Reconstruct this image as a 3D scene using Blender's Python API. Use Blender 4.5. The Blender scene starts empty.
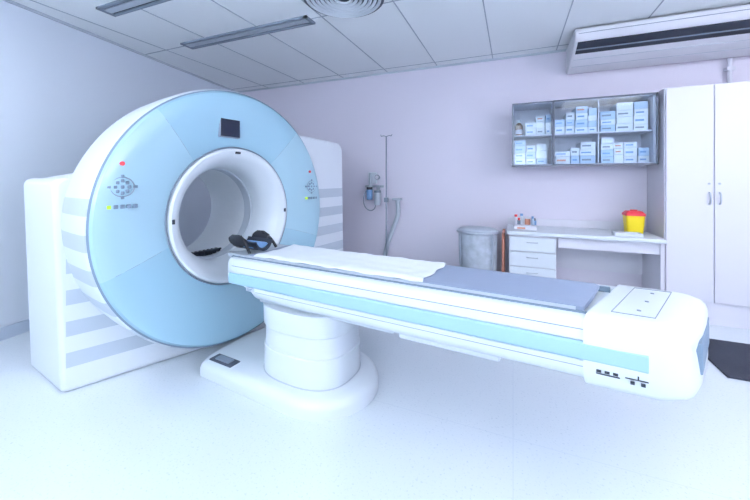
import bpy, bmesh, math, random
from mathutils import Vector, Matrix
random.seed(4)
sc = bpy.context.scene
sc.view_settings.view_transform = 'Standard'
col = sc.collection

# ------------------------------------------------------------ materials
def lin(h):
    h = h.lstrip('#')
    o = []
    for i in (0, 2, 4):
        c = int(h[i:i+2], 16) / 255
        o.append(c / 12.92 if c <= .04045 else ((c + .055) / 1.055) ** 2.4)
    return (*o, 1)

def mat(name, hexc, rough=.45, metal=0, spec=.5, bump=0, bscale=60, var=0, vscale=3, coat=0):
    m = bpy.data.materials.new(name); m.use_nodes = True
    nt = m.node_tree; b = nt.nodes['Principled BSDF']
    c = lin(hexc)
    b.inputs['Base Color'].default_value = c
    b.inputs['Roughness'].default_value = rough
    b.inputs['Metallic'].default_value = metal
    b.inputs['Specular IOR Level'].default_value = spec
    b.inputs['Coat Weight'].default_value = coat
    if var:
        tc = nt.nodes.new('ShaderNodeTexCoord'); n = nt.nodes.new('ShaderNodeTexNoise')
        n.inputs['Scale'].default_value = vscale
        r = nt.nodes.new('ShaderNodeValToRGB')
        r.color_ramp.elements[0].position = .3; r.color_ramp.elements[1].position = .7
        r.color_ramp.elements[0].color = (*[x * (1 - var) for x in c[:3]], 1)
        r.color_ramp.elements[1].color = (*[min(1, x * (1 + var * .4)) for x in c[:3]], 1)
        nt.links.new(tc.outputs['Object'], n.inputs['Vector'])
        nt.links.new(n.outputs['Fac'], r.inputs['Fac'])
        nt.links.new(r.outputs['Color'], b.inputs['Base Color'])
    if bump:
        tc = nt.nodes.new('ShaderNodeTexCoord'); n = nt.nodes.new('ShaderNodeTexNoise')
        n.inputs['Scale'].default_value = bscale
        bp = nt.nodes.new('ShaderNodeBump'); bp.inputs['Strength'].default_value = bump
        bp.inputs['Distance'].default_value = .01
        nt.links.new(tc.outputs['Object'], n.inputs['Vector'])
        nt.links.new(n.outputs['Fac'], bp.inputs['Height'])
        nt.links.new(bp.outputs['Normal'], b.inputs['Normal'])
    return m

M = dict(
    white=mat('shell_white', '#d8e0e8', .33, coat=.25),
    white2=mat('cabinet_white', '#dcdbe6', .5),
    panel=mat('panel_white', '#d5dce5', .4),
    blue=mat('gantry_blue', '#97bdd0', .26, coat=.45),
    blue2=mat('gantry_blue_light', '#a3c5d5', .26, coat=.45),
    strip=mat('strip_blue', '#9bbfd1', .4),
    seam=mat('seam_grey', '#6f8397', .6),
    dark=mat('dark_plastic', '#1c2432', .4),
    black=mat('black_fabric', '#10141f', .7),
    grey=mat('grey_plastic', '#7f8b9b', .5),
    grid=mat('ceiling_tbar', '#a9b2be', .6),
    lgrey=mat('light_grey', '#b8c1cd', .5),
    matt=mat('mattress_vinyl', '#8996ae', .55, bump=.15, bscale=25),
    sheet=mat('sheet_paper', '#e6ebf1', .8, bump=.6, bscale=14),
    screen=mat('screen', '#131c30', .15),
    red=mat('red', '#dc3c46', .4), yellow=mat('yellow', '#eed414', .4),
    green=mat('green', '#b8dc3a', .5), brown=mat('brown_glass', '#5b2f1d', .2),
    orange=mat('rust_orange', '#b57563', .6),
    frame=mat('cabinet_frame', '#4c5262', .4, metal=.3),
    metal=mat('metal', '#b6bcc6', .3, metal=.9),
    lblue=mat('label_blue', '#759fcc', .5), lorg=mat('label_orange', '#d0917a', .5),
    boxw=mat('carton_white', '#e8ecf2', .6), boxb=mat('carton_bluish', '#bcd0e6', .6),
    bag=mat('bin_bag', '#b0b8c4', .45, var=.25, vscale=12, bump=.6, bscale=12),
    mat=mat('rubber_mat', '#2b3040', .8, bump=.5, bscale=80),
    wall_b=mat('paint_lavender', '#dfdae8', .75, bump=.08, bscale=90),
    wall_l=mat('paint_white', '#dde6f2', .7, bump=.08, bscale=90),
    base=mat('baseboard', '#c0cddf', .5),
    pipe=mat('pipe', '#d8d8e4', .5),
    ivory=mat('ac_body', '#e0e0e8', .45),
)

def floor_mat():
    m = bpy.data.materials.new('vinyl_floor'); m.use_nodes = True
    nt = m.node_tree; b = nt.nodes['Principled BSDF']; L = nt.links.new
    tc = nt.nodes.new('ShaderNodeTexCoord')
    n = nt.nodes.new('ShaderNodeTexNoise'); n.inputs['Scale'].default_value = 90; n.inputs['Detail'].default_value = 3
    r = nt.nodes.new('ShaderNodeValToRGB')
    r.color_ramp.elements[0].position = .30; r.color_ramp.elements[0].color = lin('#cbd5df')
    r.color_ramp.elements[1].position = .40; r.color_ramp.elements[1].color = lin('#dfe6ed')
    n2 = nt.nodes.new('ShaderNodeTexNoise'); n2.inputs['Scale'].default_value = 1.1
    mx = nt.nodes.new('ShaderNodeMix'); mx.data_type = 'RGBA'; mx.blend_type = 'MULTIPLY'
    r2 = nt.nodes.new('ShaderNodeValToRGB')
    r2.color_ramp.elements[0].color = lin('#eef3f8'); r2.color_ramp.elements[1].color = (1, 1, 1, 1)
    mx.inputs[0].default_value = 1
    br = nt.nodes.new('ShaderNodeTexBrick')
    br.inputs['Scale'].default_value = 1; br.inputs['Brick Width'].default_value = 6
    br.inputs['Row Height'].default_value = 1.8; br.offset = 0
    br.inputs['Mortar Size'].default_value = .002
    br.inputs['Color1'].default_value = (1, 1, 1, 1); br.inputs['Color2'].default_value = (1, 1, 1, 1)
    br.inputs['Mortar'].default_value = (.9, .92, .95, 1)
    mx2 = nt.nodes.new('ShaderNodeMix'); mx2.data_type = 'RGBA'; mx2.blend_type = 'MULTIPLY'; mx2.inputs[0].default_value = 1
    L(tc.outputs['Object'], n.inputs['Vector']); L(tc.outputs['Object'], n2.inputs['Vector']); L(tc.outputs['Object'], br.inputs['Vector'])
    L(n.outputs['Fac'], r.inputs['Fac']); L(n2.outputs['Fac'], r2.inputs['Fac'])
    L(r.outputs['Color'], mx.inputs[6]); L(r2.outputs['Color'], mx.inputs[7])
    L(mx.outputs[2], mx2.inputs[6]); L(br.outputs['Color'], mx2.inputs[7])
    L(mx2.outputs[2], b.inputs['Base Color'])
    b.inputs['Roughness'].default_value = .14; b.inputs['Specular IOR Level'].default_value = .75
    return m
M['floor'] = floor_mat()

def stripe_mat(name, base, band, period, z0, xmin=None):
    m = bpy.data.materials.new(name); m.use_nodes = True
    nt = m.node_tree; b = nt.nodes['Principled BSDF']; L = nt.links.new
    tc = nt.nodes.new('ShaderNodeTexCoord'); sp = nt.nodes.new('ShaderNodeSeparateXYZ')
    L(tc.outputs['Object'], sp.inputs[0])
    def mth(op, a, v=None):
        n = nt.nodes.new('ShaderNodeMath'); n.operation = op
        L(a, n.inputs[0])
        if v is not None:
            if isinstance(v, (int, float)): n.inputs[1].default_value = v
            else: L(v, n.inputs[1])
        return n.outputs[0]
    z = mth('ADD', sp.outputs['Z'], -z0)
    f = mth('FRACT', mth('DIVIDE', z, period))
    s = mth('GREATER_THAN', f, .52)
    s = mth('MULTIPLY', s, mth('LESS_THAN', sp.outputs['Z'], 1.24))
    s = mth('MULTIPLY', s, mth('GREATER_THAN', sp.outputs['Z'], .12))
    if xmin is not None:
        s = mth('MULTIPLY', s, mth('GREATER_THAN', sp.outputs['X'], xmin))
    mx = nt.nodes.new('ShaderNodeMix'); mx.data_type = 'RGBA'
    L(s, mx.inputs[0]); mx.inputs[6].default_value = lin(base); mx.inputs[7].default_value = lin(band)
    L(mx.outputs[2], b.inputs['Base Color']); b.inputs['Roughness'].default_value = .38
    b.inputs['Coat Weight'].default_value = .15
    return m
M['stripe'] = stripe_mat('striped_shell', '#dae1ea', '#b6c1ce', .19, .05, -.865)
M['stripe2'] = stripe_mat('striped_drum', '#d6dfe8', '#b6c1ce', .19, .05)

def glass_mat():
    m = bpy.data.materials.new('cabinet_glass'); m.use_nodes = True
    nt = m.node_tree; nt.nodes.clear()
    o = nt.nodes.new('ShaderNodeOutputMaterial'); t = nt.nodes.new('ShaderNodeBsdfTransparent')
    t.inputs[0].default_value = (.93, .97, 1, 1)
    g = nt.nodes.new('ShaderNodeBsdfGlossy'); g.inputs['Roughness'].default_value = .05
    mx = nt.nodes.new('ShaderNodeMixShader'); mx.inputs[0].default_value = .03
    nt.links.new(t.outputs[0], mx.inputs[1]); nt.links.new(g.outputs[0], mx.inputs[2]); nt.links.new(mx.outputs[0], o.inputs[0])
    return m
M['glass'] = glass_mat()

def ceil_mat():
    m = bpy.data.materials.new('ceiling_tiles'); m.use_nodes = True
    nt = m.node_tree; b = nt.nodes['Principled BSDF']; L = nt.links.new
    tc = nt.nodes.new('ShaderNodeTexCoord'); n = nt.nodes.new('ShaderNodeTexNoise'); n.inputs['Scale'].default_value = 120
    r = nt.nodes.new('ShaderNodeValToRGB')
    r.color_ramp.elements[0].color = lin('#ebf0f5'); r.color_ramp.elements[1].color = lin('#f5f8fb')
    L(tc.outputs['Object'], n.inputs['Vector']); L(n.outputs['Fac'], r.inputs['Fac']); L(r.outputs['Color'], b.inputs['Base Color'])
    b.inputs['Roughness'].default_value = .85
    return m
M['ceil'] = ceil_mat()

# ------------------------------------------------------------ mesh helpers
def empty(name, loc=(0, 0, 0), rz=0):
    e = bpy.data.objects.new(name, None); e.location = loc; e.rotation_euler = (0, 0, math.radians(rz))
    e.empty_display_size = .1
    col.objects.link(e); return e

def mk(name, verts, faces, mats, parent=None, smooth=False, midx=None, bevel=0, bseg=3, autos=35):
    me = bpy.data.meshes.new(name); me.from_pydata([tuple(v) for v in verts], [], faces)
    if not isinstance(mats, (list, tuple)): mats = [mats]
    for m in mats: me.materials.append(m)
    if midx:
        for p, i in zip(me.polygons, midx): p.material_index = i
    bm = bmesh.new(); bm.from_mesh(me); bmesh.ops.recalc_face_normals(bm, faces=bm.faces); bm.to_mesh(me); bm.free()
    ob = bpy.data.objects.new(name, me); col.objects.link(ob)
    if parent: ob.parent = parent
    if bevel:
        md = ob.modifiers.new('b', 'BEVEL'); md.width = bevel; md.segments = bseg; md.limit_method = 'ANGLE'
        md.angle_limit = math.radians(40); smooth = True
    if smooth:
        me.shade_smooth()
        try: me.set_sharp_from_angle(angle=math.radians(autos if not bevel else 60))
        except Exception: pass
    return ob

def boxg(x0, x1, y0, y1, z0, z1):
    v = [(x, y, z) for z in (z0, z1) for y in (y0, y1) for x in (x0, x1)]
    f = [(0, 2, 3, 1), (4, 5, 7, 6), (0, 1, 5, 4), (2, 6, 7, 3), (0, 4, 6, 2), (1, 3, 7, 5)]
    return v, f

def box(name, x0, x1, y0, y1, z0, z1, m, parent=None, bevel=0, bseg=3):
    v, f = boxg(x0, x1, y0, y1, z0, z1)
    return mk(name, v, f, m, parent, bevel=bevel, bseg=bseg)

def boxes(name, lst, mats, parent=None, bevel=0):
    V, F, I = [], [], []
    for b in lst:
        v, f = boxg(*b[:6]); o = len(V)
        V += v; F += [tuple(i + o for i in q) for q in f]; I += [b[6] if len(b) > 6 else 0] * 6
    return mk(name, V, F, mats, parent, midx=I, bevel=bevel, bseg=2)

def cyl(name, c, r, h, m, parent=None, axis='Z', seg=32, r2=None, bevel=0):
    r2 = r if r2 is None else r2
    V = []
    for k, (rr, t) in enumerate(((r, 0), (r2, h))):
        for i in range(seg):
            a = 2 * math.pi * i / seg; p = (rr * math.cos(a), rr * math.sin(a), t)
            if axis == 'Y': p = (p[0], p[2], p[1])
            if axis == 'X': p = (p[2], p[0], p[1])
            V.append((p[0] + c[0], p[1] + c[1], p[2] + c[2]))
    F = [(i, (i + 1) % seg, seg + (i + 1) % seg, seg + i) for i in range(seg)]
    F += [tuple(range(seg)), tuple(range(seg, 2 * seg))]
    return mk(name, V, F, m, parent, smooth=True, bevel=bevel)

def lathe_y(name, prof, m, parent, cz, seg=128, a0=0, a1=360, matfn=None, thick=False):
    full = abs(a1 - a0 - 360) < 1e-6
    n = seg if full else seg + 1
    V, F, I = [], [], []
    for (r, y) in prof:
        for i in range(n):
            a = math.radians(a0 + (a1 - a0) * i / seg)
            V.append((r * math.cos(a), y, cz + r * math.sin(a)))
    for j in range(len(prof) - 1):
        for i in range(seg):
            k = (i + 1) % n
            F.append((j * n + i, j * n + k, (j + 1) * n + k, (j + 1) * n + i))
            I.append(matfn((a0 + (a1 - a0) * (i + .5) / seg) % 360) if matfn else 0)
    return mk(name, V, F, m, parent, smooth=True, midx=I)

def loft(name, rings, m, parent=None, smooth=True, bevel=0, autos=35, midx=None):
    n = len(rings[0]); V = [p for r in rings for p in r]; F = []
    for j in range(len(rings) - 1):
        for i in range(n):
            k = (i + 1) % n
            F.append((j * n + i, j * n + k, (j + 1) * n + k, (j + 1) * n + i))
    F.append(tuple(range(n))); F.append(tuple(range((len(rings) - 1) * n, len(rings) * n)))
    return mk(name, V, F, m, parent, smooth=smooth, bevel=bevel, autos=autos)

def tube(name, pts, r, m, parent=None, cyc=False):
    cu = bpy.data.curves.new(name, 'CURVE'); cu.dimensions = '3D'; cu.bevel_depth = r; cu.bevel_resolution = 4
    s = cu.splines.new('NURBS' if len(pts) > 2 else 'POLY'); s.points.add(len(pts) - 1)
    for p, q in zip(s.points, pts): p.co = (*q, 1)
    if len(pts) > 2: s.order_u = 3; s.use_endpoint_u = not cyc
    s.use_cyclic_u = cyc; s.resolution_u = 8
    cu.materials.append(m); cu.use_fill_caps = True
    ob = bpy.data.objects.new(name, cu); col.objects.link(ob)
    dg = bpy.context.evaluated_depsgraph_get(); dg.update()
    me = bpy.data.meshes.new_from_object(ob.evaluated_get(dg)); me.name = name
    bpy.data.objects.remove(ob)
    ob = bpy.data.objects.new(name, me); col.objects.link(ob)
    me.shade_smooth()
    if parent: ob.parent = parent
    return ob

# ------------------------------------------------------------ room
H = 2.75
VB = 4.30
UR = 3.2; VF = -2.6
sl = (-3.79 + 4.29) / (1.32 - 4.30)
ul = lambda v: -4.29 + (v - 4.30) * sl
fl = [(ul(VF), VF), (UR, VF), (UR, VB), (ul(VB), VB)]
def slab(name, poly, z0, z1, m):
    n = len(poly)
    V = [(x, y, z0) for x, y in poly] + [(x, y, z1) for x, y in poly]
    F = [tuple(range(n)), tuple(range(n, 2 * n))] + [(i, (i + 1) % n, n + (i + 1) % n, n + i) for i in range(n)]
    return mk(name, V, F, m)
slab('floor', fl, -.1, 0, M['floor'])
slab('ceiling', fl, H, H + .1, M['ceil'])
slab('wall_back', [(ul(VB) - .1, VB), (UR + .1, VB), (UR + .1, VB + .1), (ul(VB) - .1, VB + .1)], 0, H, M['wall_b'])
slab('wall_left', [(ul(VF), VF), (ul(VB), VB), (ul(VB) - .1, VB), (ul(VF) - .1, VF)], 0, H, M['wall_l'])
slab('wall_right', [(UR, VF), (UR + .1, VF), (UR + .1, VB), (UR, VB)], 0, H, M['wall_b'])
slab('wall_front', [(ul(VF) - .1, VF - .1), (UR + .1, VF - .1), (UR + .1, VF), (ul(VF) - .1, VF)], 0, H, M['wall_l'])
slab('baseboard_left', [(ul(VF), VF), (ul(VB), VB), (ul(VB) + .018, VB), (ul(VF) + .018, VF)], 0, .10, M['base'])
box('baseboard_back', ul(VB) + .02, 1.2, VB - .018, VB, 0, .10, M['base'])
slab('trim_1', [(ul(VF), VF), (ul(VB), VB), (ul(VB) + .02, VB), (ul(VF) + .02, VF)], H - .022, H, M['lgrey'])
box('trim_2', ul(VB) + .02, UR, VB - .02, VB, H - .022, H, M['lgrey'])

bars = []
u = -.907 - .68 * 5
while u < UR:
    y0 = VF; y1 = VB
    if u < ul(VB): u += .68; continue
    if u < ul(VF):
        y0 = 4.30 + (u + 4.29) / sl
        y0, y1 = max(y0, VF), VB
    bars.append((u - .005, u + .005, y0, y1, H - .004, H + .002)); u += .68
v = 4.14
while v > VF:
    bars.append((ul(v), UR, v - .005, v + .005, H - .004, H + .002)); v -= 1.56
boxes('ceiling_grid', bars, M['grid'])

def linear_vent(name, x0, x1, y):
    e = empty(name, (0, 0, 0))
    boxes('frame', [(x0, x1, y - .075, y - .05, H - .018, H), (x0, x1, y + .05, y + .075, H - .018, H),
                    (x0, x0 + .03, y - .075, y + .075, H - .018, H), (x1 - .03, x1, y - .075, y + .075, H - .018, H)], M['grey'], e)
    boxes('slots', [(x0 + .03, x1 - .03, y - .05, y + .05, H - .004, H)], M['dark'], e)
    boxes('blades', [(x0 + .03, x1 - .03, y - .030, y + .030, H - .014, H - .004)], M['lgrey'], e)
linear_vent('ceiling_vent', -3.3, -1.7, 2.58)
linear_vent('ceiling_vent', -3.27, -1.7, 1.78)

e = empty('ceiling_diffuser', (-1.26, 2.38, H))
V, F = [], []
for k in range(7):
    r = .05 + .038 * k
    mk_r = [(r, 0), (r + .012, -.022), (r + .026, -.018), (r + .03, 0)]
    o = len(V)
    for (rr, z) in mk_r:
        for i in range(48):
            a = 2 * math.pi * i / 48; V.append((rr * math.cos(a), rr * math.sin(a), z))
    for j in range(3):
        for i in range(48):
            F.append((o + j * 48 + i, o + j * 48 + (i + 1) % 48, o + (j + 1) * 48 + (i + 1) % 48, o + (j + 1) * 48 + i))
mk('louvre_rings', V, F, M['panel'], e, smooth=True)
cyl('back_plate', (0, 0, -.006), .33, .004, M['frame'], e, seg=48)

# ------------------------------------------------------------ CT gantry
g = empty('ct_scanner_gantry', (-1.879, 1.928, 0), 81.5)
CZ = 1.02
def yf(w):
    return max(.055, .5 - (w + .89) * .288)
poly = []
def arc(cx, cz, r, a0, a1, n):
    for i in range(n + 1):
        a = math.radians(a0 + (a1 - a0) * i / n); poly.append((cx + r * math.cos(a), cz + r * math.sin(a)))
def seg_(p, q, n):
    for i in range(1, n): poly.append((p[0] + (q[0] - p[0]) * i / n, p[1] + (q[1] - p[1]) * i / n))
arc(1.32, .06, .05, -90, 0, 4); seg_((1.37, .06), (1.34, 1.58), 12)
arc(1.24, 1.58, .10, 0, 84, 6); seg_((1.25, 1.68), (.50, 1.71), 6)
A0 = math.degrees(math.atan2(.69, .50)); R0 = math.hypot(.69, .50)
arc(0, CZ, R0, A0, 160.5, 24)
seg_((-.795, 1.30), (-.86, 1.30), 2)
arc(-.87, 1.25, .05, 90, 176, 5); seg_((-.92, 1.25), (-.885, .05), 12)
arc(-.855, .03, .03, 180, 270, 3); seg_((-.85, .0), (1.32, .0), 20)
n = len(poly)
def inner(p, r):
    a = math.atan2(p[1] - CZ, p[0]); return (r * math.cos(a), CZ + r * math.sin(a))
V, F = [], []
ts = [0, .35, .7, 1]
for t in ts:
    for p in poly:
        q = inner(p, .56); w = q[0] + (p[0] - q[0]) * t; z = q[1] + (p[1] - q[1]) * t
        V.append((w, yf(w), z))
YB = 1.08
for t in ts[::-1]:
    for p in poly:
        s = 1
        if p[1] > 1.32: s = .82 if p[0] < .45 else .95
        pp = (p[0] * s, CZ + (p[1] - CZ) * s)
        q = inner(p, .5); w = q[0] + (pp[0] - q[0]) * t; z = q[1] + (pp[1] - q[1]) * t
        V.append((w, YB, z))
for j in range(len(ts) * 2 - 1):
    for i in range(n):
        k = (i + 1) % n; F.append((j * n + i, j * n + k, (j + 1) * n + k, (j + 1) * n + i))
mk('housing', V, F, M['stripe'], g, bevel=.025, bseg=3)

R = .915
lathe_y('drum_rim', [(R - .004, .028), (R + .012, .04), (R + .016, .07), (R + .012, .2), (R + .0, .38), (R - .03, .5), (R - .07, .56), (R - .14, .58)], M['stripe2'], g, CZ)
def fm(a):
    if 50 < a < 130: return 0
    if 198 < a < 342: return 0
    return 1
lathe_y('front_cover', [(.50, .075), (.53, .06), (.60, .042), (.70, .022), (.80, .008), (.87, .004), (.90, .010), (R, .028), (R, .05)],
        [M['blue'], M['blue2']], g, CZ, seg=180, matfn=fm)
lathe_y('bore_ring', [(.505, .08), (.50, .052), (.485, .045), (.455, .052), (.42, .085), (.385, .15), (.365, .21), (.36, .26), (.36, .34)], M['white'], g, CZ)
lathe_y('bore_band', [(.36, .34), (.352, .345), (.352, .43), (.36, .435)], M['lgrey'], g, CZ)
lathe_y('bore_tunnel', [(.36, .435), (.36, .9), (.40, 1.0), (.50, 1.08)], M['sheet'], g, CZ)
boxes('bore_slats', [(-.14 + i * .035, -.124 + i * .035, .44, .50, CZ - .36, CZ - .315) for i in range(8)] + [(-.15, .13, .44, .452, CZ - .325, CZ - .312)], M['dark'], g)
lathe_y('cover_seam', [(R - .003, .022), (R + .006, .03), (R + .004, .036)], M['seam'], g, CZ)
lathe_y('bore_seam', [(.506, .062), (.512, .056), (.516, .066)], M['grey'], g, CZ)
def fy(r):
    pr = [(.50, .075), (.53, .06), (.60, .042), (.70, .022), (.80, .008), (.87, .004), (.90, .010), (R, .028)]
    for (a, b), (c, d) in zip(pr, pr[1:]):
        if a <= r <= c: return b + (d - b) * (r - a) / (c - a)
    return 0
for idx, a in enumerate((50, 130, 198, 342)):
    pts = []
    for i in range(9):
        r = .505 + (.91 - .505) * i / 8
        aa = math.radians(a)
        pts.append((r * math.cos(aa), fy(r) + .001, CZ + r * math.sin(aa)))
    tube('panel_seam_%d' % (idx + 1), pts, .0016, M['grey'], g)
def tilt_y(w, z): return fy(min(.91, math.hypot(w, z - CZ)))
w0, z0 = -.083, 1.665
box('display_bezel', w0 - .085, w0 + .085, tilt_y(w0, z0) - .012, tilt_y(w0, z0) + .02, z0 - .07, z0 + .07, M['grey'], g, bevel=.006)
box('display_screen', w0 - .077, w0 + .077, tilt_y(w0, z0) - .016, tilt_y(w0, z0), z0 - .063, z0 + .063, M['screen'], g)
def keypad(tag, w, z):
    y = tilt_y(w, z) - .004
    L = []
    s = .022
    for (i, j) in ((0, 1), (0, -1), (1, 0), (-1, 0), (1, 1), (-1, 1), (1, -1), (-1, -1), (0, 0)):
        rr = .8 if i and j else 1.15
        L.append((w + i * s * 1.35 * rr - s * .42, w + i * s * 1.35 * rr + s * .42, y, y + .02, z + j * s * 1.35 * rr - s * .42, z + j * s * 1.35 * rr + s * .42))
    boxes('keypad_' + tag, L, M['seam'], g, bevel=.004)
    tv = []
    for i in range(24):
        a = 2 * math.pi * i / 24; tv.append((w + .058 * math.cos(a), y + .004, z + .054 * math.sin(a)))
    tube('keypad_ring_' + tag, tv, .003, M['grey'], g, cyc=True)
    boxes('keypad_ticks_' + tag, [(w - .075, w - .055, y, y + .02, z - .008, z + .008), (w + .055, w + .075, y, y + .02, z - .008, z + .008),
                                  (w - .008, w + .008, y, y + .02, z + .05, z + .068), (w - .008, w + .008, y, y + .02, z - .068, z - .05)], M['seam'], g, bevel=.003)
    L = []
    for i in range(5):
        L.append((w - .075 + i * .032, w - .053 + i * .032, y, y + .02, z - .12, z - .098, 1 if i == 0 else 0))
    boxes('buttons_' + tag, L, [M['seam'], M['green']], g, bevel=.003)
keypad('a', -.766, 1.25); keypad('b', .779, 1.22)
cyl('stop_button_a', (-.77, tilt_y(-.77, 1.38) - .008, 1.38), .012, .03, M['red'], g, axis='Y')
cyl('stop_button_b', (.75, tilt_y(.75, 1.36) - .008, 1.36), .012, .03, M['red'], g, axis='Y')
boxes('laser_marks', [(-.02, .02, .04, .06, CZ + .462, CZ + .478), (-.482, -.466, .04, .06, CZ - .015, CZ + .015), (.466, .482, .04, .06, CZ - .015, CZ + .015)], M['dark'], g)

# ------------------------------------------------------------ patient table
t = empty('ct_patient_table', (-1.710, 1.635, 0), -5.5)
W = .50
def xe(y, base):
    x = base + .36 * (y / W) * .5 + .008 * math.sin(math.pi * max(0, min(1, y / W)))
    if base > 2.2:
        for d_ in (max(0, 1 - max(y, 0) / .09), max(0, 1 - max(W - y, 0) / .07)):
            x -= .028 * d_ * d_
    return x
def section(x, top=.78, bot=.54, inset=0.0):
    prof = [(.012, top), (-.004, top - .012), (-.012, top - .04), (-.012, .70), (-.006, .695), (-.006, .625), (-.012, .62),
            (-.008, bot + .05), (.004, bot + .02), (.03, bot)]
    P = []
    for (y, z) in prof: P.append((y + inset, max(z, bot)))
    for (y, z) in prof[::-1]: P.append((W - y - inset, max(z, bot)))
    P += [(W - .05, top), (W - .055, top - .02), (.055, top - .02), (.05, top)]
    return P
rings = []
for (s, bot) in ((0.0, .665), (.02, .65), (.12, .645), (.17, .60), (.24, .545), (.5, .54), (1.2, .54), (1.98, .54)):
    P = section(s, bot=bot, inset=.01 if s == 0 else 0)
    rings.append([((s if s < 1.9 else xe(y, s)), y, max(z, bot)) for y, z in P])
loft('side_shell', rings, M['white'], t, autos=50)
rings = []
for (off, ins, dz) in ((1.965, 0, 0), (2.08, 0, 0), (2.18, .002, .002), (2.225, .005, .006), (2.255, .014, .016), (2.272, .026, .032), (2.28, .045, .055)):
    half = [(W / 2, .798 - dz), (.12, .798 - dz), (.05, .797 - dz), (.015, .792 - dz), (-.006 + ins * .6, .778 - dz), (-.015 + ins, .755 - dz), (-.018 + ins, .68), (-.016 + ins, .60 + dz * .6), (-.006 + ins, .552 + dz), (.012 + ins, .530 + dz), (.05, .522 + dz), (.12, .522 + dz), (W / 2, .522 + dz)]
    P = half + [(W - y, z) for y, z in half[::-1][1:-1]]
    rings.append([(xe(y, off), y, z) for y, z in P])
loft('foot_end_block', rings, M['white'], t, autos=40)
def endpt(y, z, o): return (xe(y, 2.28) + o, y, z)
Vp = [endpt(.10, .72, .003), endpt(.42, .72, .003), endpt(.42, .61, .003), endpt(.10, .61, .003)]
Vp += [(a - .03, b, c) for a, b, c in Vp]
mk('end_recess', Vp, [(0, 1, 2, 3), (7, 6, 5, 4), (0, 4, 5, 1), (1, 5, 6, 2), (2, 6, 7, 3), (3, 7, 4, 0)], M['seam'], t, bevel=.004)
def topline(name, pts, r=.0014, m=None):
    tube(name, [(xe(y, s), y, .7982) for s, y in pts], r, m or M['grey'], t, cyc=False)
for i, (p, q) in enumerate((((2.03, .06), (2.16, .06)), ((2.16, .06), (2.16, .44)), ((2.16, .44), (2.03, .44)), ((2.03, .44), (2.03, .06)))):
    topline('lid_line_%d' % i, (p, q))
for i, y in enumerate((.12, .25, .38)):
    cyl('lid_screw_%d' % i, (xe(y, 2.10), y, .7965), .007, .003, M['grey'], t, seg=16)
st = [(-.013, .694), (-.020, .686), (-.022, .66), (-.020, .634), (-.013, .626), (.0, .626), (.0, .694)]
loft('blue_strip', [[(s, y, z) for y, z in st] for s in (.03, 1.0, 2.15)], M['strip'], t)
loft('blue_strip_far', [[(s, W - y, z) for y, z in st] for s in (.03, 1.0, 2.2)], M['strip'], t)
boxes('side_seam', [(.05, 1.98, -.0135, 0, .738, .741), (.26, 1.98, -.011, 0, .600, .602)], M['grey'], t)
L = []
for i in range(3):
    L.append((2.0 + i * .025, 2.015 + i * .025, -.0185, 0, .597, .606))
L += [(2.0, 2.07, -.0185, 0, .590, .593), (2.085, 2.15, -.0185, 0, .597, .600), (2.10, 2.112, -.0185, 0, .580, .590), (2.13, 2.142, -.0185, 0, .580, .590), (2.12, 2.124, -.0185, 0, .600, .612)]
boxes('control_icons', L, M['dark'], t)
box('type_label', .18, .25, -.012, 0, .60, .635, M['lgrey'], t)
boxes('type_label_text', [(.19, .24, -.0135, 0, .624, .629), (.19, .235, -.0135, 0, .612, .616), (.19, .225, -.0135, 0, .605, .608)], M['seam'], t)
boxes('rail_gap', [(-.02, 1.99, .042, .058, .76, .784), (-.02, 2.1, W - .06, W - .045, .76, .784)], M['seam'], t)
def tray(s, zt=.795, y0=.06, y1=.44):
    P = []
    for i in range(11):
        f = i / 10; P.append((s, y0 + (y1 - y0) * f, zt - .018 * math.sin(math.pi * f)))
    for i in range(10, -1, -1):
        f = i / 10; P.append((s, y0 + (y1 - y0) * f, zt - .018 * math.sin(math.pi * f) - .022))
    return P
loft('cradle', [tray(-.13, .79, .12, .38), tray(-.10, .79, .08, .42), tray(-.03), tray(1.0), tray(1.94)] , M['lgrey'], t)
def pad(s, zt, y0, y1, th, sk=0):
    P = []
    for i in range(13):
        f = i / 12; e_ = .008 * (1 - min(1, min(f, 1 - f) * 8))
        y = y0 + (y1 - y0) * f; P.append((s + sk * y, y, zt - .010 * math.sin(math.pi * f) - e_))
    for i in range(12, -1, -1):
        f = i / 12; y = y0 + (y1 - y0) * f; P.append((s + sk * y, y, zt - .010 * math.sin(math.pi * f) - th))
    return P
loft('mattress', [pad(.10, .800, .075, .425, .02), pad(.12, .806, .07, .43, .03), pad(1.0, .806, .07, .43, .03), pad(1.93, .806, .07, .43, .03, .25), pad(1.95, .800, .075, .425, .02, .25)], M['matt'], t)
V, F = [], []
nx, ny = 70, 30
for i in range(nx + 1):
    s = .16 + (1.30 - .16) * i / nx
    for j in range(ny + 1):
        f = j / ny; y = .060 + .380 * f
        z = .813 - .010 * math.sin(math.pi * f) - .014 * max(0, 1 - min(f, 1 - f) * 14)
        z += .0016 * math.sin(s * 23 + y * 9) + .0014 * math.sin(s * 51 - y * 31) + .0012 * math.sin(y * 60 + s * 7) + .001
        V.append((s + .06 * y + (.006 * math.sin(y * 40) if i == nx else 0), y, z))
for i in range(nx):
    for j in range(ny):
        a = i * (ny + 1) + j; F.append((a, a + 1, a + ny + 2, a + ny + 1))
so = mk('paper_sheet', V, F, M['sheet'], t, smooth=True)
so.modifiers.new('s', 'SOLIDIFY').thickness = .002
HY = .215
rings = []
for s in (-.14, -.12, .06, .10):
    P = []
    k = .9 if s in (-.14, .10) else 1
    for i in range(15):
        a = math.radians(200 + 140 * i / 14); P.append((s, HY + .092 * k * math.cos(a), .895 + .10 * math.sin(a)))
    for i in range(14, -1, -1):
        a = math.radians(200 + 140 * i / 14); P.append((s, HY + .075 * math.cos(a), .895 + .08 * math.sin(a)))
    rings.append(P)
loft('head_holder', rings, M['dark'], t)
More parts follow.
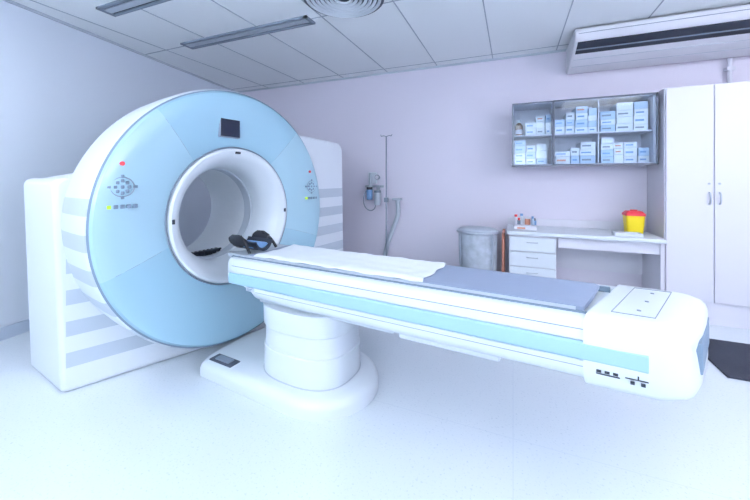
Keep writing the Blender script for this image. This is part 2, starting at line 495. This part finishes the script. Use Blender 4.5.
loft('head_cushion', [[(s, HY + .07 * k * math.cos(2 * math.pi * i / 20), .83 + .022 * k * math.sin(2 * math.pi * i / 20)) for i in range(20)] for s, k in ((-.10, .8), (-.08, 1), (.06, 1), (.08, .8))], M['lblue'], t)
for tag, y in (('a', HY - .10), ('b', HY + .10)):
    sg = -1 if y < HY else 1
    rr = []
    for s, k in ((-.12, .6), (-.09, 1), (-.02, 1.05), (.03, .5)):
        rr.append([(s, y + .014 * math.cos(2 * math.pi * i / 16) + sg * .010 * math.sin(2 * math.pi * i / 16), .868 + .042 * k * math.sin(2 * math.pi * i / 16)) for i in range(16)])
    loft('head_side_pad_' + tag, rr, M['black'], t)
    tube('head_strap_' + tag, [(-.02, y, .90), (.03, y + sg * .01, .875), (.07, y + sg * .018, .83), (.09, y + sg * .02, .80)], .010, M['black'], t)
box('under_tray', 1.18, 1.66, .06, .42, .50, .545, M['panel'], t, bevel=.012)
box('carriage', .20, 1.15, .07, .43, .505, .55, M['white'], t, bevel=.015)
def ell(cx, cy, a, b, z, n=56, p=2.6):
    o = []
    for i in range(n):
        th = 2 * math.pi * i / n; c, s_ = math.cos(th), math.sin(th)
        o.append((cx + a * math.copysign(abs(c) ** (2 / p), c), cy + b * math.copysign(abs(s_) ** (2 / p), s_), z))
    return o
cx, cy = .49, .25
loft('column_lower', [ell(cx, cy, .305, .24, .08), ell(cx, cy, .305, .24, .26), ell(cx, cy, .300, .235, .265)], M['white'], t)
loft('column_middle', [ell(cx, cy, .297, .232, .25), ell(cx, cy, .297, .232, .38), ell(cx, cy, .292, .228, .385)], M['panel'], t)
loft('column_upper', [ell(cx, cy, .302, .238, .385), ell(cx, cy, .308, .243, .395), ell(cx, cy, .312, .246, .515)], M['white'], t)
loft('column_foot_gap', [ell(cx, cy, .310, .245, .096), ell(cx, cy, .310, .245, .102)], M['lgrey'], t)
def stad(x0, x1, hw, z, n=24):
    o = []
    for i in range(n + 1):
        a = -math.pi / 2 + math.pi * i / n; o.append((x1 - hw * 1.05 + hw * 1.05 * math.cos(a), cy + hw * math.sin(a), z))
    for i in range(n + 1):
        a = math.pi / 2 + math.pi * i / n; o.append((x0 + .06 + .06 * math.cos(a), cy + hw * .97 * math.sin(a), z))
    return o
loft('base_foot', [stad(-.24, .93, .33, 0), stad(-.24, .93, .33, .05), stad(-.235, .92, .322, .075), stad(-.22, .90, .305, .092), stad(-.20, .87, .28, .098)], M['white'], t, autos=50)
box('foot_pedal_pad', -.15, .06, -.03, .05, .088, .104, M['frame'], t, bevel=.006)
box('foot_pedal', -.11, .02, -.015, .035, .10, .112, M['grey'], t, bevel=.005)

# ------------------------------------------------------------ medicine cabinet
wc = empty('medicine_cabinet', (0, 0, 0))
x0, x1, yF, yB, zb, zt = -.01, 1.255, 3.95, 4.295, 1.43, 2.11
boxes('carcass', [(x0, x0 + .018, yF, yB, zb, zt), (x1 - .018, x1, yF, yB, zb, zt), (x0, x1, yF, yB, zt - .02, zt),
                  (x0, x1, yF, yB, zb, zb + .02), (x0, x1, yB - .01, yB, zb, zt), (.385, .40, yF + .02, yB, zb, zt),
                  (x0, x1, yF + .03, yB, 1.755, 1.768), (.80, .81, yF + .06, yB, zb, zt)], M['white2'], wc)
fr = []
def dframe(a, b, y):
    w_ = .014
    return [(a, a + w_, y, y + .012, zb, zt), (b - w_, b, y, y + .012, zb, zt), (a, b, y, y + .012, zt - .016, zt), (a, b, y, y + .012, zb, zb + .014)]
fr += dframe(x0, .395, yF - .014) + dframe(.385, x1 + .01, yF - .028)
boxes('door_frames', fr, M['frame'], wc)
boxes('glass_doors', [(x0 + .014, .381, yF - .010, yF - .006, zb + .014, zt - .016), (.40, x1 - .004, yF - .024, yF - .020, zb + .014, zt - .016)], M['glass'], wc)

L = []
random.seed(11)
def fill(xa, xb, z0_, hmax):
    x = xa
    while x < xb - .05:
        w_ = min(random.uniform(.08, .15), xb - x)
        zz = z0_; y0_ = random.uniform(3.99, 4.03)
        lim = hmax * random.choice((1, 1, .75, .9))
        while True:
            hh = random.uniform(.055, .085)
            if zz + hh > z0_ + lim: break
            sh = random.uniform(0, .008)
            L.append((x + sh, x + w_ - .004, y0_, 4.26, zz, zz + hh - .003, random.choice((0, 0, 4))))
            r = random.random()
            if r < .8:
                k = 1 if r < .5 else (2 if r < .62 else 3)
                L.append((x + sh + .012, x + w_ * .7, y0_ - .002, y0_ + .01, zz + hh * .35, zz + hh * .58, k))
            zz += hh
        x += w_
fill(.12, .378, 1.769, .22); fill(.012, .378, 1.451, .27)
fill(.41, .79, 1.769, .28); fill(.41, .79, 1.451, .24)
fill(.82, 1.23, 1.769, .30); fill(.82, 1.23, 1.451, .28)
mbx = boxes('medicine_boxes', L, [M['boxw'], M['lblue'], M['lorg'], M['grey'], M['boxb']])
mb = empty('medicine_bottle', (.062, 4.08, 1.769))
cyl('bottle_body', (0, 0, 0), .038, .12, M['brown'], mb, bevel=.006); cyl('bottle_neck', (0, 0, .12), .036, .03, M['brown'], mb, r2=.014)
cyl('bottle_cap', (0, 0, .15), .018, .03, M['panel'], mb)
cyl('bottle_label', (0, 0, .02), .0387, .05, M['white2'], mb)

# ------------------------------------------------------------ desk
d = empty('desk', (0, 0, 0))
box('desktop', -.06, 1.27, 3.74, 4.27, .71, .75, M['panel'], d, bevel=.008)
box('desk_backsplash', -.06, 1.27, 4.272, 4.298, .66, .83, M['white2'])
boxes('apron', [(.42, 1.25, 3.80, 3.82, .60, .71), (.42, 1.25, 4.24, 4.26, .30, .71)], M['white2'], d)
box('leg_panel', 1.235, 1.26, 3.78, 4.26, 0, .71, M['white2'], d)
box('drawer_carcass', -.04, .40, 3.78, 4.26, .06, .71, M['white2'], d)
for i in range(4):
    z1_ = .69 - i * .155
    box('drawer_front_%d' % (i + 1), -.035, .395, 3.762, 3.781, z1_ - .147, z1_, M['panel'], d, bevel=.004)
    tube('drawer_handle_%d' % (i + 1), [(.13, 3.762, z1_ - .05), (.13, 3.745, z1_ - .05), (.23, 3.745, z1_ - .05), (.23, 3.762, z1_ - .05)], .004, M['metal'], d)
box('drawer_plinth', -.03, .39, 3.80, 4.25, 0, .06, M['seam'], d)

DZ = .7505
s = empty('sharps_container', (1.10, 4.02, DZ))
def rr_(hx, hy, z, r=.02):
    o = []
    for cx_, cy_, a0 in ((hx - r, hy - r, 0), (-hx + r, hy - r, 90), (-hx + r, -hy + r, 180), (hx - r, -hy + r, 270)):
        for i in range(5):
            a = math.radians(a0 + 22.5 * i); o.append((cx_ + r * math.cos(a), cy_ + r * math.sin(a), z))
    return o
loft('tub', [rr_(.065, .060, 0), rr_(.078, .07, .18)], M['yellow'], s)
loft('lid', [rr_(.083, .075, .18), rr_(.083, .075, .198), rr_(.06, .055, .225)], M['red'], s)
cyl('lid_hatch', (0, 0, .225), .03, .012, M['red'], s)
s = empty('wipes_tray', (.99, 3.86, DZ))
boxes('tray', [(-.09, .12, -.05, .05, 0, .008), (-.09, .12, -.055, -.05, 0, .03), (-.09, .12, .05, .055, 0, .03), (-.095, -.09, -.055, .055, 0, .03), (.12, .125, -.055, .055, 0, .03)], M['panel'], s)
boxes('packets', [(-.07, .0, -.03, .03, .008, .03), (.02, .1, -.035, .03, .008, .022)], M['white2'], s, bevel=.004)
for i, (x, y, r, h, m_, c_) in enumerate(((.03, 4.12, .024, .11, 'white2', 'red'), (.09, 4.14, .024, .12, 'panel', 'lblue'), (.15, 4.12, .028, .09, 'lorg', 'panel'), (.22, 4.15, .022, .07, 'lblue', 'dark'), (.06, 4.05, .018, .08, 'grey', 'red'), (.20, 4.08, .018, .10, 'boxb', 'lblue'))):
    s = empty('desk_bottle', (x, y, DZ))
    cyl('body', (0, 0, 0), r, h, M[m_], s, bevel=.004); cyl('cap', (0, 0, h), r * .65, .025, M[c_], s)
s = empty('box_file', (.12, 3.93, DZ))
box('body', -.11, .11, -.06, .06, 0, .04, M['white2'], s, bevel=.003)
boxes('label', [(-.08, .0, -.0615, -.05, .008, .026)], M['lorg'], s)

# ------------------------------------------------------------ tall storage cabinets
tc_ = empty('storage_cabinet', (0, 0, 0))
box('carcass', 1.29, 3.0, 3.87, 4.29, .0, 2.13, M['white2'], tc_)
xx = [1.295, 1.635, 2.06, 2.50, 2.99]
for i in range(4):
    box('door_leaf_%d' % (i + 1), xx[i] + .003, xx[i + 1] - .003, 3.85, 3.871, .20, 2.125, M['white2'], tc_, bevel=.003)
boxes('door_gaps', [(x - .003, x + .003, 3.866, 3.8705, .2, 2.125) for x in xx[1:4]], M['seam'], tc_)
for i, x in enumerate((1.60, 1.67, 2.46, 2.54)):
    tube('handle_%d' % (i + 1), [(x, 3.85, 1.17), (x, 3.825, 1.17), (x, 3.825, 1.07), (x, 3.85, 1.07)], .006, M['metal'], tc_)
    cyl('lock_%d' % (i + 1), (x, 3.845, 1.25), .009, .01, M['metal'], tc_, axis='Y')

pp = empty('vent_pipe', (1.92, 4.255, 2.131)); cyl('pipe', (0, 0, 0), .018, 2.45 - 2.133, M['pipe'], pp)
boxes('clip', [(-.03, .03, -.025, .04, .2, .23)], M['pipe'], pp)

# ------------------------------------------------------------ air conditioner (ceiling suspended)
ac = empty('air_conditioner', (0, 0, 0))
P = [(4.28, 2.74), (3.72, 2.74), (3.68, 2.715), (3.70, 2.655), (3.76, 2.60), (4.22, 2.45), (4.28, 2.46)]
a0_, a1_ = .55, 2.35
loft('body', [[(x, y, z) for y, z in P] for x in (a0_, a1_)], M['ivory'], ac, smooth=False, bevel=.012)
def acq(f0, f1, off, x0_=a0_ + .03, x1_=a1_ - .03):
    A = Vector((3.76, 2.60)); B = Vector((4.22, 2.45)); nrm = Vector((-(B - A).y, (B - A).x)).normalized()
    if nrm.y > 0: nrm = -nrm
    p0 = A + (B - A) * f0 + nrm * off; p1 = A + (B - A) * f1 + nrm * off; q0 = p0 - nrm * .01; q1 = p1 - nrm * .01
    return [(x0_, p0.x, p0.y), (x1_, p0.x, p0.y), (x1_, p1.x, p1.y), (x0_, p1.x, p1.y), (x0_, q0.x, q0.y), (x1_, q0.x, q0.y), (x1_, q1.x, q1.y), (x0_, q1.x, q1.y)]
BF = [(0, 1, 2, 3), (7, 6, 5, 4), (0, 4, 5, 1), (1, 5, 6, 2), (2, 6, 7, 3), (3, 7, 4, 0)]
mk('intake_slot', acq(-.06, .30, .004), BF, M['dark'], ac)
mk('intake_louvre', acq(.14, .17, .008), BF, M['grey'], ac)
for i in range(2): mk('grille_seam_%d' % i, acq(.5 + .25 * i, .505 + .25 * i, .003), BF, M['lgrey'], ac)
boxes('outlet_line', [(a0_ + .03, a1_ - .03, 3.686, 3.70, 2.678, 2.682)], M['grey'], ac)

# ------------------------------------------------------------ waste bin with bag
b = empty('waste_bin', (-.36, 3.82, 0))
rng = []
for z, k in ((.06, .80), (.08, .86), (.25, .92), (.45, .97), (.66, 1.0), (.70, 1.0)):
    ring = []
    for i in range(60):
        a = 2 * math.pi * i / 60; w_ = 1 + .012 * math.sin(a * 9 + z * 7) + .008 * math.sin(a * 17 - z * 20)
        ring.append((.205 * k * w_ * math.cos(a), .18 * k * w_ * math.sin(a), z))
    rng.append(ring)
loft('bag', rng, M['bag'], b)
tube('rim_hoop', [(.218 * math.cos(2 * math.pi * i / 32), .195 * math.sin(2 * math.pi * i / 32), .715) for i in range(32)], .012, M['metal'], b, cyc=True)
loft('lid', [[(.208 * k * math.cos(2 * math.pi * i / 40), .185 * k * math.sin(2 * math.pi * i / 40), z) for i in range(40)] for z, k in ((.70, 1), (.735, 1), (.75, .9), (.755, .6))], M['lgrey'], b)
for i, (sx, sy) in enumerate(((1, 1), (1, -1), (-1, 1), (-1, -1))):
    tube('leg_%d' % (i + 1), [(sx * .165, sy * .14, .04), (sx * .165, sy * .14, .715)], .010, M['metal'], b)
    cyl('castor_%d' % (i + 1), (sx * .165, sy * .14 - .012, .027), .027, .024, M['dark'], b, axis='Y')
tube('foot_hoop', [(.19 * math.cos(2 * math.pi * i / 32), .165 * math.sin(2 * math.pi * i / 32), .055) for i in range(32)], .008, M['metal'], b, cyc=True)
box('foot_pedal', -.05, .05, -.24, -.17, .03, .045, M['metal'], b, bevel=.004)
b = empty('cardboard_folder', (-.10, 4.02, 0)); box('sheet', -.012, .015, -.2, .2, 0, .70, M['orange'], b, bevel=.003)

# ------------------------------------------------------------ infusion stand, gas fittings, hose
ivx = -1.56
iv = empty('infusion_stand', (ivx, 4.16, 0))
cyl('pole', (0, 0, .05), .009, 1.80, M['grey'], iv, seg=16)
for i in range(5):
    a = 2 * math.pi * i / 5
    tube('foot_leg_%d' % (i + 1), [(0, 0, .07), (.1 * math.cos(a + .95), .1 * math.sin(a + .95), .05)], .010, M['metal'], iv)
cyl('hub', (0, 0, .0), .035, .10, M['grey'], iv)
tube('hook_a', [(0, 0, 1.85), (.04, 0, 1.87), (.075, 0, 1.85), (.08, 0, 1.88)], .005, M['grey'], iv)
tube('hook_b', [(0, 0, 1.85), (-.04, 0, 1.87), (-.075, 0, 1.85), (-.08, 0, 1.88)], .005, M['grey'], iv)
box('clamp', -.025, .025, -.03, .02, .98, 1.04, M['grey'], iv, bevel=.005)
q = empty('oxygen_outlet', (ivx - .24, 4.29, 0))
box('rail', -.12, .16, -.02, 0, 1.17, 1.20, M['metal'], q, bevel=.003)
box('outlet_plate', -.06, .06, -.045, 0, 1.22, 1.38, M['panel'], q, bevel=.008)
cyl('flowmeter', (-.01, -.075, 1.21), .022, .16, M['lgrey'], q); cyl('flow_knob', (-.01, -.10, 1.19), .02, .04, M['lgrey'], q, axis='Y')
cyl('gauge', (.075, -.06, 1.31), .032, .04, M['grey'], q, axis='Y'); cyl('gauge_face', (.075, -.063, 1.31), .026, .004, M['white2'], q, axis='Y')
cyl('humidifier_bottle', (-.03, -.07, 1.0), .042, .14, M['lblue'], q, bevel=.01); cyl('humidifier_cap', (-.03, -.07, 1.14), .04, .035, M['dark'], q)
cyl('suction_jar', (.09, -.07, .93), .045, .17, M['lgrey'], q, bevel=.01); cyl('suction_lid', (.09, -.07, 1.10), .048, .03, M['grey'], q)
box('suction_hook', .06, .10, -.04, 0, 1.10, 1.20, M['metal'], q)
box('bottle_hook', -.05, -.01, -.04, 0, 1.10, 1.20, M['metal'], q)
tube('tube_a', [(-.03, -.07, 1.17), (-.10, -.10, 1.10), (-.10, -.12, .92), (.0, -.12, .84), (.09, -.10, .90), (.09, -.07, 1.12)], .007, M['grey'], q)
hs = empty('corrugated_hose', (ivx + .02, 4.24, 0))
box('wall_bracket', .04, .16, -.03, .05, 1.0, 1.03, M['lgrey'], hs, bevel=.004)
tube('hose', [(.11, -.0, 1.01), (.13, -.0, .85), (.09, -.0, .72), (.04, .0, .6), (-.02, .0, .45), (-.06, .0, .30), (-.08, 0, .15), (-.08, 0, .03)], .032, M['lgrey'], hs)

# ------------------------------------------------------------ floor mat
fmx = empty('floor_mat', (1.62, 3.20, 0))
boxes('mat', [(-.33, .60, -.32, .30, 0, .012)], M['mat'], fmx)

# ------------------------------------------------------------ lamps
def lum(x, y, sx, sy, power):
    e = empty('ceiling_light', (x, y, H))
    boxes('frame', [(-sx/2 - .03, -sx/2, -sy/2 - .03, sy/2 + .03, -.03, 0), (sx/2, sx/2 + .03, -sy/2 - .03, sy/2 + .03, -.03, 0),
                    (-sx/2, sx/2, -sy/2 - .03, -sy/2, -.03, 0), (-sx/2, sx/2, sy/2, sy/2 + .03, -.03, 0)], M['lgrey'], e)
    li = bpy.data.lights.new('panel_lamp', 'AREA'); li.shape = 'RECTANGLE'; li.size = sx; li.size_y = sy; li.energy = power
    li.color = (.94, .975, 1.0)
    lo = bpy.data.objects.new('panel_lamp', li); lo.location = (0, 0, -.02); lo.parent = e; col.objects.link(lo)
lum(-.9, -.9, 1.6, 1.2, 29)
lum(1.5, .5, 1.2, 1.2, 20)
lum(-2.7, .2, .8, .8, 17)  # extra panel out of view, added to brighten the left wall
lum(2.3, 2.6, .6, 1.2, 14)
def fill_uplight(x, y, z, rx, rz, power, sz=1.2):  # invented fixture out of view, added as fill to brighten the ceiling
    e = empty('added_fill_uplighter', (x, y, z), rz)
    P = [(-.0, 0), (-.0, .10), (-.14, .12), (-.15, .10), (-.10, .02)]
    loft('trough', [[(xx_, yy, zz) for yy, zz in P] for xx_ in (-sz / 2, sz / 2)], M['panel'], e, smooth=False)
    li = bpy.data.lights.new('fill_uplight_lamp', 'AREA'); li.shape = 'RECTANGLE'; li.size = sz; li.size_y = .12; li.energy = power
    li.color = (.94, .975, 1.0)
    lo = bpy.data.objects.new('fill_uplight_lamp', li); lo.location = (0, -.08, .14); lo.rotation_euler = (math.radians(180 - rx), 0, 0); lo.parent = e; col.objects.link(lo)
fill_uplight(-.8, VF, 1.6, 50, 180, 370, 3.0)
fill_uplight(UR, .6, 1.6, 50, -90, 300, 3.0)

w = bpy.data.worlds.new('world'); sc.world = w; w.use_nodes = True
w.node_tree.nodes['Background'].inputs[0].default_value = (.85, .92, 1, 1)
w.node_tree.nodes['Background'].inputs[1].default_value = .6

# ------------------------------------------------------------ camera
cam = bpy.data.cameras.new('camera'); cam.lens = 16; cam.sensor_width = 36; cam.shift_y = -.096; cam.clip_start = .02
co = bpy.data.objects.new('camera', cam); co.location = (0, 0, 1.3); co.rotation_euler = (math.radians(90), 0, math.radians(22.5))
col.objects.link(co); sc.camera = co
